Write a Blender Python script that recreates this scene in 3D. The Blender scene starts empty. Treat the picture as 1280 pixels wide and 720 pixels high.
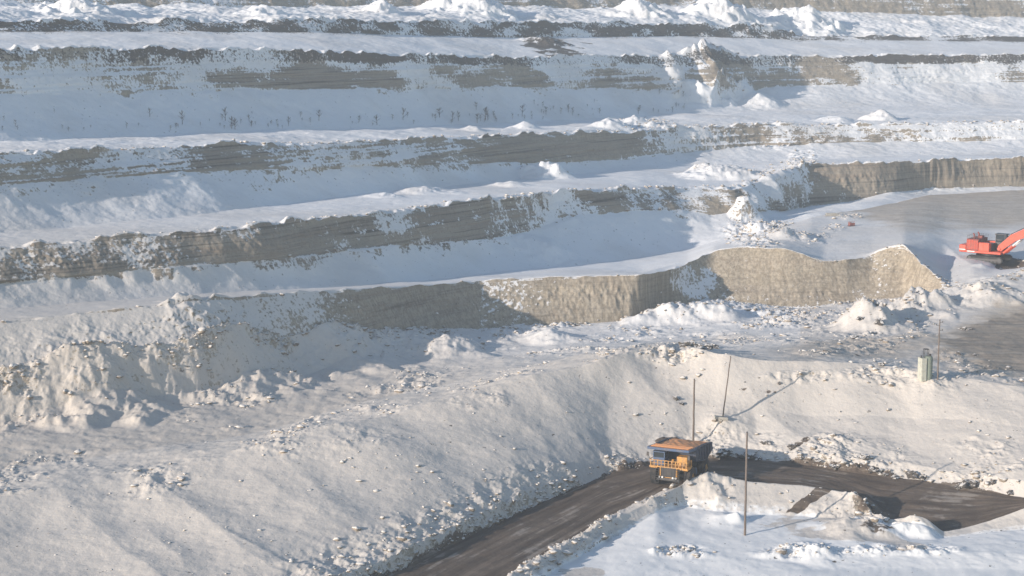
import bpy, bmesh, math, random
import numpy as np
from mathutils import Vector, Matrix, Quaternion

R = math.radians
C = bpy.context.scene.collection
SC = bpy.context.scene
random.seed(7)

# ------------------------------------------------------------------ camera
PITCH, F, EYE = R(9.0), 2200.0, 75.0
cam = bpy.data.objects.new('camera', bpy.data.cameras.new('camera'))
C.objects.link(cam)
cam.location = (0, 0, EYE)
cam.rotation_euler = (R(90) - PITCH, 0, 0)
cam.data.sensor_width = 36
cam.data.lens = F / 1280 * 36
cam.data.clip_start = 1
cam.data.clip_end = 4000
SC.camera = cam

# ------------------------------------------------------------------ light
SUN_EL, SUN_AZ = 14.0, 56.0            # azimuth: degrees from straight behind the camera towards the left
sd = Vector((-math.sin(R(SUN_AZ)) * math.cos(R(SUN_EL)), -math.cos(R(SUN_AZ)) * math.cos(R(SUN_EL)), math.sin(R(SUN_EL))))
sun = bpy.data.objects.new('sun', bpy.data.lights.new('sun', 'SUN'))
sun.data.energy = 5.0
sun.data.angle = R(0.6)
sun.data.color = (1.0, 0.885, 0.76)
sun.rotation_euler = (-sd).to_track_quat('-Z', 'Y').to_euler()
C.objects.link(sun)
w = bpy.data.worlds.new('World'); SC.world = w; w.use_nodes = True
nt = w.node_tree; nt.nodes.clear()
sky = nt.nodes.new('ShaderNodeTexSky'); sky.sky_type = 'NISHITA'; sky.sun_disc = False
sky.sun_elevation = R(SUN_EL); sky.sun_rotation = math.atan2(sd.x, sd.y)
sky.air_density = 1.0; sky.dust_density = 0.3; sky.ozone_density = 1.8
bg = nt.nodes.new('ShaderNodeBackground'); bg.inputs[1].default_value = 0.13
wo = nt.nodes.new('ShaderNodeOutputWorld')
nt.links.new(sky.outputs[0], bg.inputs[0]); nt.links.new(bg.outputs[0], wo.inputs[0])
vs = SC.view_settings
vs.view_transform = 'Standard'; vs.look = 'None'; vs.gamma = 1; vs.use_curve_mapping = False
vs.exposure = 0.4
SC.render.engine = 'CYCLES'
SC.cycles.use_denoising = True
SC.cycles.max_bounces = 6
SC.cycles.volume_bounces = 1

# ------------------------------------------------------------------ maths helpers
SP, CP = math.sin(PITCH), math.cos(PITCH)

def ray(u, v):
    x = (np.asarray(u, float) - 640) / F; y = -(np.asarray(v, float) - 360) / F
    return x, CP + y * SP, -SP + y * CP

def at(u, v, D):
    x, y, z = ray(u, v); s = D / y
    return x * s, np.asarray(D, float) + 0 * x, EYE + z * s

def depth_for(u, v, z):
    x, y, zz = ray(u, v)
    return float(z * y / zz)

def sstep(a, b, x):
    t = np.clip((x - a) / (b - a), 0, 1); return t * t * (3 - 2 * t)

RNG = np.random.RandomState(11)
TAB = RNG.rand(64, 64, 64).astype(np.float32) * 2 - 1

def vnoise(x, y, z=0.0):
    x = np.asarray(x, np.float32); y = np.asarray(y, np.float32); z = np.asarray(z, np.float32) + 0 * x
    xi = np.floor(x); yi = np.floor(y); zi = np.floor(z)
    fx = x - xi; fy = y - yi; fz = z - zi
    fx = fx * fx * (3 - 2 * fx); fy = fy * fy * (3 - 2 * fy); fz = fz * fz * (3 - 2 * fz)
    xi = xi.astype(np.int32) & 63; yi = yi.astype(np.int32) & 63; zi = zi.astype(np.int32) & 63
    x1 = (xi + 1) & 63; y1 = (yi + 1) & 63; z1 = (zi + 1) & 63
    a = TAB[xi, yi, zi] * (1 - fx) + TAB[x1, yi, zi] * fx
    b = TAB[xi, y1, zi] * (1 - fx) + TAB[x1, y1, zi] * fx
    c = TAB[xi, yi, z1] * (1 - fx) + TAB[x1, yi, z1] * fx
    d = TAB[xi, y1, z1] * (1 - fx) + TAB[x1, y1, z1] * fx
    return (a * (1 - fy) + b * fy) * (1 - fz) + (c * (1 - fy) + d * fy) * fz

def fbm(x, y, z=0.0, o=4, g=0.5):
    s = 0; a = 1; t = 0
    for i in range(o):
        k = 2.03 ** i
        s = s + a * vnoise(x * k + 17.3 * i, y * k + 5.1 * i, np.asarray(z) * k + 3.7 * i); t += a; a *= g
    return s / t * 1.5

def ridged(x, y, z=0.0, o=3):
    s = 0; a = 1; t = 0
    for i in range(o):
        k = 2.1 ** i
        s = s + a * (1 - 2 * np.abs(vnoise(x * k + 9.1 * i, y * k, np.asarray(z) * k))); t += a; a *= 0.5
    return s / t


# ------------------------------------------------------------------ the pit: break lines (rims, toes, berms), near to far
# each control: column, row, and either height relative to the eye (negative) or distance (positive)
LINES = [
 # 0 under the viewpoint
 ([(-260, 2200, -62), (1540, 2200, -62)]),
 # 1 near ground
 ([(-260, 1000, -63), (1540, 1000, -63)]),
 # 2 terrace edge near
 ([(-260, 960, -63.5), (500, 900, -63.5), (700, 790, -63.2), (1000, 712, -63.2), (1280, 712, -63.2), (1540, 700, -63.2)]),
 # 3 rough lip
 ([(-260, 950, -63.3), (500, 880, -63.2), (700, 770, -63.1), (860, 690, -62.9), (1000, 686, -62.7), (1120, 690, -62.7), (1280, 694, -62.7), (1540, 690, -62.7)]),
 # 4 toe of roadside berm
 ([(-260, 940, -63.2), (500, 815, -63.2), (640, 745, -63.0), (760, 675, -62.8), (820, 640, -61.5), (850, 632, 215.5), (900, 640, 213.5), (960, 645, 213), (1000, 645, 212.5), (1060, 650, 210.5), (1110, 664, 208), (1180, 672, 205.5), (1280, 660, 207), (1540, 640, 208)]),
 # 5 berm crest
 ([(-260, 925, -62.4), (500, 800, -62.3), (640, 722, -62.0), (760, 652, -61.3), (830, 618, -60.2), (860, 604, 218), (885, 598, 219.5), (930, 602, 218.5), (1000, 606, 217.5), (1040, 613, 216.5), (1075, 632, 213), (1100, 652, 209.5), (1135, 655, 208.0), (1180, 664, 206.8), (1220, 655, 208.5), (1280, 634, 210), (1540, 600, 212)]),
 # 6 road, near edge
 ([(-260, 922, -62.9), (500, 796, -62.8), (640, 718, -62.4), (760, 646, -61.7), (830, 612, -60.7), (860, 606, 220), (885, 602, 221.5), (930, 606, 220.8), (1000, 610, 220), (1040, 618, 219), (1075, 640, 215), (1100, 662, 211), (1135, 664, 209.4), (1180, 668, 208), (1220, 659, 209.8), (1280, 636, 212.5), (1540, 602, 215)]),
 # 7 road, far edge
 ([(-260, 850, -62.7), (300, 790, -62.6), (500, 712, -62.3), (640, 645, -61.8), (760, 592, -60.8), (860, 573, -60.3), (930, 572, -60), (1000, 580, -60.1), (1060, 589, -60.3), (1130, 597, -60.5), (1200, 607, -60.8), (1280, 622, -61), (1540, 650, -61.5)]),
 # 8 rubble toe behind road
 ([(-260, 830, -61.6), (300, 770, -61.4), (500, 694, -61), (640, 628, -60.6), (760, 578, -59.9), (860, 560, -59.3), (930, 562, -59.3), (1000, 565, -59), (1130, 577, -59), (1200, 588, -59.2), (1280, 602, -59.4), (1540, 630, -60)]),
 # 9 middle of bank
 ([(-260, 730, 183), (0, 710, 185), (300, 672, 194), (500, 607, 211), (640, 552, 225.5), (760, 510, 238), (860, 498, 241), (930, 503, 240.5), (1000, 512, 240), (1130, 520, 238), (1280, 535, 231), (1540, 545, 229)]),
 # 10 bank crest
 ([(-260, 632, -57.6), (0, 620, -57.4), (300, 575, -56), (500, 520, -53.5), (640, 475, -50.7), (760, 445, -48.8), (820, 430, -48.2), (860, 433, -48.3), (905, 442, -48.8), (960, 450, -49.6), (1020, 452, -50.0), (1100, 456, -50.6), (1180, 468, -51.3), (1280, 480, -51.8), (1540, 480, -51.8)]),
 # 11 behind the crest
 ([(-260, 600, -58), (0, 585, -57.6), (300, 545, -57), (500, 490, -56), (640, 462, -55), (760, 440, -54), (820, 432, -53.6), (860, 433, -53.2), (905, 438, -52.6), (960, 440, -52), (1020, 440, -51.8), (1100, 444, -51.9), (1180, 446, -52.2), (1280, 452, -52.6), (1540, 450, -52.6)]),
 # 12 lower floor
 ([(-260, 560, -57.5), (0, 530, -57.5), (250, 500, -57.8), (500, 450, -57.8), (640, 436, -57.5), (760, 424, -57), (860, 420, -56.5), (930, 424, -55.2), (1020, 418, -54.2), (1100, 414, -53.8), (1180, 408, -53.2), (1280, 398, -52.8), (1540, 396, -52.8)]),
 # 13 toe of the sunlit face
 ([(-260, 485, 232), (0, 460, 247), (250, 430, 262), (450, 414, 290), (540, 411, 306), (600, 410, 314), (720, 405, -57.2), (790, 400, -57), (840, 388, -57), (880, 376, 336), (930, 380, 336), (1000, 386, 335), (1060, 380, 337), (1130, 372, 338), (1185, 360, 326), (1240, 349, 322), (1280, 339, 326), (1540, 335, 338)]),
 # 14 rim of the sunlit face
 ([(-260, 430, 240), (0, 402, 255), (250, 376, 270), (350, 367, 283), (450, 361, 296), (540, 356, 312), (600, 350, 321), (700, 345, -49), (800, 344, -49), (832, 340, -49), (860, 329, 339), (892, 313, 345), (930, 308, 345), (980, 312, 343), (1030, 325, 342), (1060, 326, 343), (1090, 318, 347), (1130, 307, 345), (1150, 326, 338), (1186, 359, 328), (1240, 346, 326), (1280, 336, 330), (1540, 330, 341)]),
 # 15 dozed slope behind it
 ([(-260, 428, 241.5), (0, 400, 256.5), (250, 374, 272), (350, 365, 285), (450, 359.5, 298), (540, 354.5, 314), (600, 348, 323), (700, 343, -49), (800, 341, -49), (860, 326, 343), (892, 311, 351), (930, 306, 352), (980, 310, 350), (1030, 322, 348), (1090, 314, 354), (1130, 305, 358), (1160, 301, 369), (1180, 305, 370), (1200, 321, 353), (1215, 331, 342), (1240, 338, 338), (1280, 333, 342), (1540, 328, 343)]),
 # 16 toe of talus of second wall
 ([(-260, 408, 250), (0, 386, 270), (250, 367, 292), (350, 362, 303), (450, 357, 316), (540, 350, 335), (600, 342, 345), (640, 338, 350), (700, 332, 362), (780, 325, 376), (860, 312, 395), (910, 298, 399), (960, 290, 401), (1013, 271, -48.8), (1060, 264, -48.8), (1100, 257, -48.8), (1160, 243, -48.8), (1220, 240, -48.8), (1280, 238, -48.8), (1540, 235, -48.8)]),
 # 17 top of talus
 ([(-260, 372, 256), (0, 352, 276), (250, 330, 297), (350, 322, 309), (450, 310, 328), (500, 306, 337), (540, 302, 346), (600, 300, 357), (640, 296, 367), (680, 284, 378), (720, 270, 388), (800, 262, 403), (860, 262, 413), (890, 268, 415), (930, 262, 420), (980, 262, 440), (1013, 258, 450), (1060, 252, 457), (1110, 240, 462), (1160, 236, 474), (1280, 233, 483), (1540, 230, 484)]),
 # 18 rim of second wall
 ([(-260, 335, 262), (0, 308, 282), (250, 288, 302), (350, 277, 314), (450, 268, 333), (540, 257, 351), (600, 250, 363), (640, 246, 373), (700, 240, 388), (800, 235, 410), (860, 235, 422), (882, 235, 424), (912, 236, 424), (950, 224, 438), (985, 212, 450), (1013, 205, -40), (1100, 203, -40), (1200, 199, -40.4), (1280, 198, -40.6), (1540, 197, -40.6)]),
 # 19 back of that bench
 ([(-260, 318, 276), (0, 292, 300), (250, 268, 330), (400, 249, 368), (500, 239, 388), (600, 229, 415), (640, 225, 426), (700, 219, 442), (760, 214, 458), (860, 209, 480), (940, 203, 490), (1013, 199, 497), (1100, 196, 502), (1200, 193, 506), (1280, 191, 511), (1540, 188, 520)]),
 # 20 top of talus
 ([(-260, 246, 287), (0, 230, 315), (250, 212, 351), (400, 210, 378), (500, 205, 398), (640, 203, 436), (780, 200, 472), (860, 190, 494), (960, 182, 508), (1060, 178, 516), (1280, 174, 528), (1540, 170, 545)]),
 # 21 rim third wall
 ([(-260, 200, 293), (0, 192, 321), (250, 181, 358), (450, 177, 393), (640, 168, 443), (740, 163, 468), (780, 165, 478), (860, 158, 500), (960, 155, 514), (1040, 157, 521), (1280, 152, 534), (1540, 146, 552)]),
 # 22 back of bench
 ([(-260, 186, 322), (0, 177, 358), (250, 166, 402), (450, 160, 444), (640, 154, 500), (740, 148, 530), (860, 141, 565), (960, 137, 585), (1280, 128, 628), (1540, 120, 650)]),
 # 23 top of snow slope
 ([(-260, 122, 340), (0, 118, 377), (250, 113, 422), (450, 110, 466), (640, 108, 522), (800, 110, 568), (860, 114, 585), (900, 120, 594), (960, 110, 610), (1280, 102, 652), (1540, 98, 675)]),
 # 24 rim of fourth wall
 ([(-260, 60, 347), (0, 60, 384), (250, 61, 429), (400, 64, 459), (500, 68, 485), (640, 72, 530), (730, 69, 556), (860, 71, 593), (1000, 70, 625), (1280, 68, 662), (1540, 66, 685)]),
 # 25 foot of fifth step
 ([(-260, 40, 390), (0, 40, 430), (250, 39, 478), (400, 41, 508), (640, 47, 576), (860, 45, 640), (1000, 50, 670), (1280, 52, 710), (1540, 50, 735)]),
 # 26 rim of the fifth step
 ([(-260, 26, 395), (0, 26, 435), (250, 26, 483), (400, 25, 513), (640, 27, 581), (860, 29, 645), (960, 31, 668), (1000, 44, 676), (1280, 46, 717), (1540, 45, 742)]),
 # 27 snow bench
 ([(-260, 5, 460), (0, 6, 500), (250, 8, 550), (640, 6, 640), (700, 12, 655), (760, 9, 670), (860, 6, 695), (960, 12, 715), (1280, 22, 765), (1540, 20, 785)]),
 # 28 sixth rim
 ([(-260, -14, 466), (0, -12, 507), (250, -10, 557), (640, -16, 648), (860, -14, 703), (1280, 0, 773), (1540, -4, 793)]),
 # 29 country above
 ([(-260, -50, 760), (640, -50, 800), (1540, -40, 900)]),
 ([(-260, -52, 1500), (640, -52, 1500), (1540, -42, 1500)]),
]
U0, U1, NU = -260.0, 1540.0, 1340
us = np.linspace(U0, U1, NU)

def line(i):
    L = LINES[i]; cu = np.array([p[0] for p in L], float); cv = np.array([p[1] for p in L], float)
    cd = np.array([p[2] if p[2] > 0 else depth_for(p[0], p[1], p[2]) for p in L])
    v = np.interp(us, cu, cv); d = np.interp(us, cu, cd)
    k = np.exp(-np.linspace(-2, 2, 13) ** 2); k /= k.sum()
    sm = lambda a: np.convolve(np.pad(a, 6, 'edge'), k, 'valid')
    def wide(a):
        k2 = np.exp(-np.linspace(-2, 2, 141) ** 2); k2 /= k2.sum()
        return np.convolve(np.pad(a, 70, 'reflect', reflect_type='odd'), k2, 'valid')
    wgt = sstep(430, 250, us)
    return sm(v) * (1 - wgt) + wide(v) * wgt, sm(d) * (1 - wgt) + wide(d) * wgt

LV, LD = zip(*[line(i) for i in range(len(LINES))])
LV = list(LV); LD = list(LD)
for i in range(1, len(LD)):
    LD[i] = np.maximum(LD[i], LD[i - 1] + 0.25)
P = [np.stack(at(us, LV[i], LD[i]), -1) for i in range(len(LINES))]

# segments: kind, exposure (bare rock), tone (0 grey .. 1 tan), dirt
# kinds: s snow slope, t talus, c cliff, r road, f floor, b rubble berm
SEG = ['s', 's', 's', 's', 's', 'r', 'r', 'b', 's', 's', 's', 's', 'f', 'c', 'f', 'f', 't', 'c', 'f', 't', 'c', 'f', 't', 'C', 's', 'k', 's', 'k', 's', 's']
SEG = {0: 's', 1: 's', 2: 's', 3: 's', 4: 'b', 5: 'b', 6: 'r', 7: 'b', 8: 's', 9: 's', 10: 's', 11: 'f', 12: 'f', 13: 'c', 14: 'f', 15: 'f',
       16: 't', 17: 'c', 18: 'f', 19: 't', 20: 'c', 21: 'f', 22: 't', 23: 'C', 24: 's', 25: 'k', 26: 's', 27: 'k', 28: 's', 29: 's'}
mid = (us > -40) & (us < 1320)
rows_P, rows_s, rows_t = [], [], []
for i in range(len(LINES) - 1):
    px = np.percentile(np.abs(LV[i + 1] - LV[i])[mid], 85)
    ln = np.percentile(np.linalg.norm(P[i + 1] - P[i], axis=1)[mid], 70)
    n = int(max(3, min(130, max(px * 1.0, ln / 0.45))))
    if i in (0, 28, 29): n = 10
    if i == 1: n = 60
    for j in range(n):
        t = j / n
        h = t
        if SEG[i] == 't': h = t + 0.0
        p = P[i] * (1 - t) + P[i + 1] * t
        if SEG[i] == 't':      # concave snow fan
            p = p.copy(); p[:, 2] -= (np.sin(t * math.pi) * 0.10) * (P[i + 1][:, 2] - P[i][:, 2])
        if i in (8, 9): pass
        rows_P.append(p); rows_s.append(i); rows_t.append(t)
rows_P.append(P[-1]); rows_s.append(len(LINES) - 2); rows_t.append(1.0)
G = np.stack(rows_P)                         # rows, cols, 3
NR = G.shape[0]
S = np.array(rows_s)[:, None] + np.zeros((1, NU), int)
T = np.array(rows_t)[:, None] + np.zeros((1, NU))
UU = np.zeros((NR, 1)) + us[None, :]

def proj(G):
    x = G[..., 0]; y = G[..., 1]; z = G[..., 2] - EYE
    f = y * CP - z * SP; up = y * SP + z * CP
    return 640 + F * x / f, 360 - F * up / f
VV = proj(G)[1]
X, Y, Z = G[..., 0].copy(), G[..., 1].copy(), G[..., 2].copy()
seg = lambda *k: np.isin(S, k)
def ell(u, v, ru, rv, soft=0.6):
    d = np.sqrt(((UU - u) / ru) ** 2 + ((VV - v) / rv) ** 2)
    return 1 - sstep(1 - soft, 1.0, d)

# masks ------------------------------------------------------------
cliff = seg(13, 17, 20, 23, 25, 27).astype(float)
# soften the cliff mask along the row direction
def rowblur(m, n=5):
    k = np.ones(n) / n
    return np.apply_along_axis(lambda a: np.convolve(np.pad(a, n // 2, 'edge'), k, 'valid'), 0, m)
cl_s = rowblur(cliff, 5)

n_big = fbm(X * .035, Y * .035, 0, 3)
n_med = fbm(X * .13, Y * .13, 0, 4)

# bumps: snow lumps everywhere, vertical
amp = np.zeros_like(X)
amp[seg(0, 1, 2)] = .6
amp[seg(3)] = .45
amp[seg(4)] = .7; amp[seg(5)] = .35; amp[seg(6)] = .10; amp[seg(7)] = .6
amp[seg(8, 9)] = .55; amp[seg(10, 11)] = .9; amp[seg(12)] = .5
amp[seg(13)] = .0; amp[seg(14, 15)] = .35; amp[seg(16)] = .7; amp[seg(18)] = .45; amp[seg(19)] = .8
amp[seg(21)] = .9; amp[seg(22)] = .9; amp[seg(24)] = .6; amp[seg(26)] = 2.6; amp[seg(27)] = 2; amp[seg(28)] = 5
amp = rowblur(amp, 9)
dz = amp * (.55 * fbm(X * .09, Y * .09, 3.3, 4, .40) + .12 * fbm(X * .7, Y * .7, 1.3, 3))

# rubble: blocky, ridged lumps where heaps are
dz += seg(7, 8, 9, 10) * np.sin(np.clip((S - 7 + T) / 4, 0, 1) * math.pi) * (1.3 * fbm(X * .035 + 3, Y * .05, 1, 3) + .5 * ridged(X * .07 + Y * .05, Y * .03, 4, 2))
rub = np.zeros_like(X)
def add(m, k): 
    global rub
    rub = np.maximum(rub, m * k)
add(seg(7).astype(float), .8)
add(seg(4, 5) * sstep(1180, 1060, UU) * .6, 1)
add(seg(8) * sstep(.75, .0, T), .55)
add(seg(10, 11) * 1.0, .5 * sstep(-.2, .5, n_med))
add(seg(12) * sstep(.35, .9, T + .3 * n_med) * sstep(1120, 1000, UU), .9)
add(seg(12) * 1.0, .35)
for a in [(850, 388, 70, 22, 1.0), (960, 398, 90, 20, 1), (740, 408, 60, 10, .9), (1085, 408, 38, 20, 1), (1140, 392, 36, 18, .9), (1225, 368, 32, 12, .8),
          (560, 415, 120, 12, .7), (300, 432, 150, 14, .7),
          (950, 290, 60, 26, 1), (1000, 300, 60, 12, .7), (925, 262, 22, 26, .9), (1040, 285, 20, 6, .5), (1060, 270, 26, 7, .4),
          (900, 215, 60, 12, .6), (960, 170, 110, 20, 1), (1100, 165, 90, 12, .6), (1000, 205, 30, 30, .7), (960, 235, 50, 35, .7), (900, 95, 60, 40, .7), (1160, 232, 70, 8, .7),
          (680, 215, 50, 8, .5), (800, 155, 60, 10, .6), (1090, 640, 34, 34, 1.0), (1200, 560, 90, 40, .45), (1040, 555, 60, 25, .7), (900, 545, 40, 22, .6), (1000, 690, 90, 12, .8), (1160, 690, 60, 10, .5), (1100, 690, 60, 10, .5), (860, 690, 60, 10, .8),
          (1180, 478, 110, 18, .6), (1100, 470, 70, 14, .7), (840, 440, 60, 14, .8), (1000, 470, 60, 10, .6), (400, 560, 120, 30, .5), (150, 600, 120, 30, .5), (600, 500, 60, 25, .5)]:
    add(ell(*a[:4]) * (1 - .8 * cliff), a[4])
rub *= sstep(-.75, .1, fbm(X * .12 + 40, Y * .12, 0, 3))
rub *= 1 - ell(1300, 418, 150, 50, .3)
rr = np.maximum(ridged(X * .33, Y * .33, Z * .33, 4), -.4)
dz += rub * (.85 * rr + .65 * fbm(X * .8, Y * .8, Z * .8, 4, .6))

# heaps (piles with real height)
def heap(u, v, r, h, p=1.4, sy=1.0):
    global dz
    d = (UU - u) ** 2 + (3 * (VV - v)) ** 2 + 1e4 * (np.abs(VV - v) > 25)
    k = np.unravel_index(np.argmin(d), d.shape)
    near = ((X - X[k]) ** 2 + ((Y - Y[k]) / sy) ** 2) < (1.9 * r) ** 2
    x_, y_ = X[near], Y[near]
    q = np.sqrt((x_ - X[k]) ** 2 + ((y_ - Y[k]) / sy) ** 2) / (r * 1.15)
    q = q * (1 + .30 * fbm(x_ * .25, y_ * .25, u * .13, 2))
    e_ = np.clip(1 - q, 0, 1)
    e_ = .45 * e_ ** p + .55 * e_ * e_ * (3 - 2 * e_)
    dz[near] += .9 * h * e_ * (1 - .7 * cliff[near]) * (1 + .25 * fbm(x_ * .35, y_ * .35, u * .1, 3)) + .14 * h ** .7 * np.minimum(e_ * 3, 1) * ridged(x_ * .5, y_ * .5, 2, 3) * (e_ > 0)
for a in [(1090, 412, 7, 3.6), (1068, 410, 5, 2.6), (1136, 396, 8.5, 4.0), (1162, 388, 5, 2.0), (1224, 371, 7, 2.6), (1265, 356, 8, 1.0), (1228, 333, 2.2, .7), (690, 318, 7, 2.6), (682, 54, 9, 2.2), (830, 400, 6, 2.6), (866, 396, 6, 2.4), (905, 396, 5, 2.0), (800, 404, 4, 1.8),
          (930, 268, 5, 4.5), (948, 290, 4, 2.6), (980, 298, 5, 2.2), (675, 222, 6, 4.2), (700, 222, 5, 2), (640, 232, 5, 1.2), (530, 240, 7, 1.6), (480, 246, 5, 1),
          (895, 98, 7, 9), (880, 112, 9, 7), (925, 112, 7, 6), (850, 108, 7, 4), (790, 158, 8, 3.5), (765, 160, 7, 3), (905, 222, 11, 3.6), (880, 218, 7, 2.8), (1045, 152, 7, 2), (1118, 310, 6, .7), (950, 128, 9, 3), (1100, 150, 6, 3.5),
          (655, 160, 5, 1.8), (590, 163, 4, 1.2), (1150, 668, 3.2, 1.7), (1105, 668, 3.5, 1.2), (1060, 660, 4, 1.2), (1010, 690, 4, .8), (880, 612, 3.5, .5), (905, 606, 3.0, .4), (1078, 640, 4, 1.6), (920, 652, 1.6, .8),
          (905, 524, 4, 1.3), (905, 650, 3, .6), (1160, 480, 4, .8), (430, 450, 9, 3), (300, 470, 12, 3.5), (560, 440, 8, 2.5), (120, 500, 12, 3.5), (690, 425, 6, 2),
          (560, 12, 10, 6), (600, 16, 12, 7), (480, 16, 8, 4), (800, 16, 12, 6), (900, 20, 14, 8), (1010, 30, 14, 7), (330, 18, 8, 3), (100, 16, 12, 5)]:
    heap(*a)
Z += dz

# walls: buttresses, bucket marks, ledges, pushed sideways along the local wall normal
dX = np.gradient(X, axis=1); dY = np.gradient(Y, axis=1)
ln_ = np.sqrt(dX ** 2 + dY ** 2) + 1e-6
NXh, NYh = dY / ln_, -dX / ln_
ln_s = np.cumsum(np.sqrt(np.gradient(G[..., 0], axis=1) ** 2 + np.gradient(G[..., 1], axis=1) ** 2), axis=1)
for c in range(3):
    NXh = (np.roll(NXh, 3, 1) + NXh + np.roll(NXh, -3, 1)) / 3; NYh = (np.roll(NYh, 3, 1) + NYh + np.roll(NYh, -3, 1)) / 3
env = np.sin(np.clip(T, 0, 1) * math.pi) * .6 + .4
wall_big = 1.5 * fbm(X * .06, Y * .06, Z * .02, 3) + .22 * fbm(X * .25, Y * .25, Z * .02, 3)
wall_fin = (.13 * fbm(X * .9, Y * .9, Z * .03, 3) + .09 * fbm(X * 2.4, Y * 2.4, Z * .05, 2)) * (.45 + .8 * sstep(-.3, .4, fbm(X * .08, Y * .08, Z * .3 + 3, 3)))
strata = .35 * fbm(X * .02, Y * .02, Z * .9, 3) + .25 * ridged(X * .25, Y * .25, Z * .5, 3)
w13 = rowblur(seg(13).astype(float), 3); w17 = rowblur(seg(17).astype(float), 3); wup = rowblur(seg(20, 23, 25, 27).astype(float), 5)
push = w13 * (wall_big * .5 + wall_fin * 1.2) * env + w17 * (wall_big + wall_fin * 1.6 + strata * .5 * (UU < 1010)) * env + wup * (wall_big * .8 + strata * 1.2 + wall_fin) * (np.clip((1 - T) * 3, 0, 1) * .75 + .25)
push += seg(16, 19, 22) * T * (.9 * fbm(X * .3, Y * .3, 0, 3)) * .8
push += (seg(23) * (1 - .6 * T) + seg(22) * T) * (7.5 * ell(882, 95, 34, 60, .9) + 5.5 * ell(835, 92, 22, 50, .9) + 3 * ell(915, 100, 18, 40, .9)) * (1 + .35 * n_med)
# hollows where the photo's walls are broken by gullies
push += (w17 + seg(16) * .6) * ell(960, 240, 60, 50) * (3.0 * ridged(X * .09 + 3, Y * .09, 0, 3))
X += NXh * push; Y += NYh * push
rim = rowblur(np.isin(S, (14, 18, 21, 24, 26)) * (T < .02) * 1.0, 5) * 4
Z += rim * .35 * fbm(X * .35, Y * .35, 5, 3)
# dug hole in front of the excavator, ruts in the road
Z -= 1.0 * ell(1262, 330, 26, 8) * seg(15)
rut = seg(6) * (.025 * np.sin(T * 40) + .05 * fbm(X * .05, Y * 1.2, 0, 2))
Z += rut

n_w1 = fbm(X * .22 + 7, Y * .22, Z * .22, 4); n_w2 = fbm(X * .22 + 57, Y * .22, Z * .22, 4); n_fine = fbm(X * .7, Y * .7, Z * .7, 3)
def elln(u, v, ru, rv, soft=.8):
    d = np.sqrt(((UU - u) / ru + .8 * n_w1) ** 2 + ((VV - v) / rv + 1.0 * n_w2) ** 2)
    return 1 - sstep(1 - soft, 1.0, d)
# exposure masks ----------------------------------------------------
rock = np.zeros_like(X); tone = np.zeros_like(X); dirt = np.zeros_like(X); brush = np.zeros_like(X)
n_exp = fbm(X * .07 + 20, Y * .07, Z * .12, 4)
n_str = fbm(X * .35, Y * .35, Z * .05, 3)
rock = np.where(seg(13), .95 + .25 * n_exp, rock)
rock = np.where(seg(13), rock - .75 * ell(868, 350, 36, 34) , rock)
rock = np.where(seg(13), rock - .45 * sstep(470, 380, UU), rock)
tone = np.where(seg(13), .9 + .15 * n_exp, tone)
tone = np.where(seg(13), tone - .35 * sstep(620, 560, UU), tone)
lower = seg(13) * sstep(.35, .0, T + .25 * n_str)
dirt = np.maximum(dirt, lower * .25)
rock = np.where(seg(17), .62 + .7 * n_exp + .35 * n_str, rock)
rock = np.where(seg(17), rock + .5 * sstep(1005, 1020, UU), rock)
rock = np.where(seg(17), rock + .45 * ell(900, 250, 40, 30) + .35 * ell(820, 250, 90, 14) + .2 * ell(520, 282, 30, 30) - .35 * ell(950, 240, 30, 40), rock)
tone = np.where(seg(17), .12 + .55 * ell(890, 250, 45, 30) + .35 * sstep(1010, 1200, UU), tone)
rock = np.where(seg(16), (.75 * sstep(.55, 1.0, T + .5 * n_str)) * (UU < 1000) * .75, rock)
tone = np.where(seg(16), .15, tone)
rock = np.where(seg(20), .72 + .6 * n_exp + .2 * n_str + .25 * ell(700, 185, 140, 22) + .2 * ell(330, 195, 120, 18) - .35 * ell(860, 180, 60, 25), rock)
tone = np.where(seg(20), .30 + .4 * fbm(X * .02, Y * .02, Z * .5, 3), tone)
rock = np.where(seg(19), .62 * sstep(.45, 1.0, T + .45 * n_exp), rock); tone = np.where(seg(19), .4, tone)
rock = np.where(seg(19), rock + .9 * ell(905, 216, 48, 10), rock); tone = np.where(seg(19), tone + .6 * ell(905, 216, 60, 14), tone)
rock = np.where(seg(22), rock, rock)
rock = np.where(seg(18), .9 * ell(905, 216, 45, 10), rock)
rock = np.where(seg(23), .35 + .75 * n_exp + .75 * ell(380, 98, 170, 20) + .3 * ell(640, 100, 90, 24) + .5 * ell(890, 92, 60, 28) + .25 * ell(1000, 95, 80, 20), rock)
tone = np.where(seg(23), .35 + .5 * fbm(X * .015, Y * .015, 3, 2) + .35 * ell(640, 88, 60, 10) + .5 * ell(890, 90, 60, 22), tone)
rock = np.where(seg(22), .5 * sstep(.75, 1.0, T + .25 * n_exp), rock); tone = np.where(seg(22), .6, tone)
bandn = fbm(X * .12, Y * .12, Z * .5, 4)
brush = np.where(seg(23), sstep(.62, .8, T + .12 * bandn) * (.62 + .8 * fbm(X * .03, Y * .03, 9, 3)), brush)
brush = np.where(seg(25), .75 + .8 * bandn, brush)
brush = np.where(seg(24), 1.0 * elln(680, 52, 24, 13, .4) + .95 * elln(705, 63, 30, 8, .4) + .5 * sstep(.75, 1, T) * (bandn > .1), brush)
rock = np.where(seg(27), .9 + .6 * n_exp, rock); tone = np.where(seg(27), .7, tone)
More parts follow.
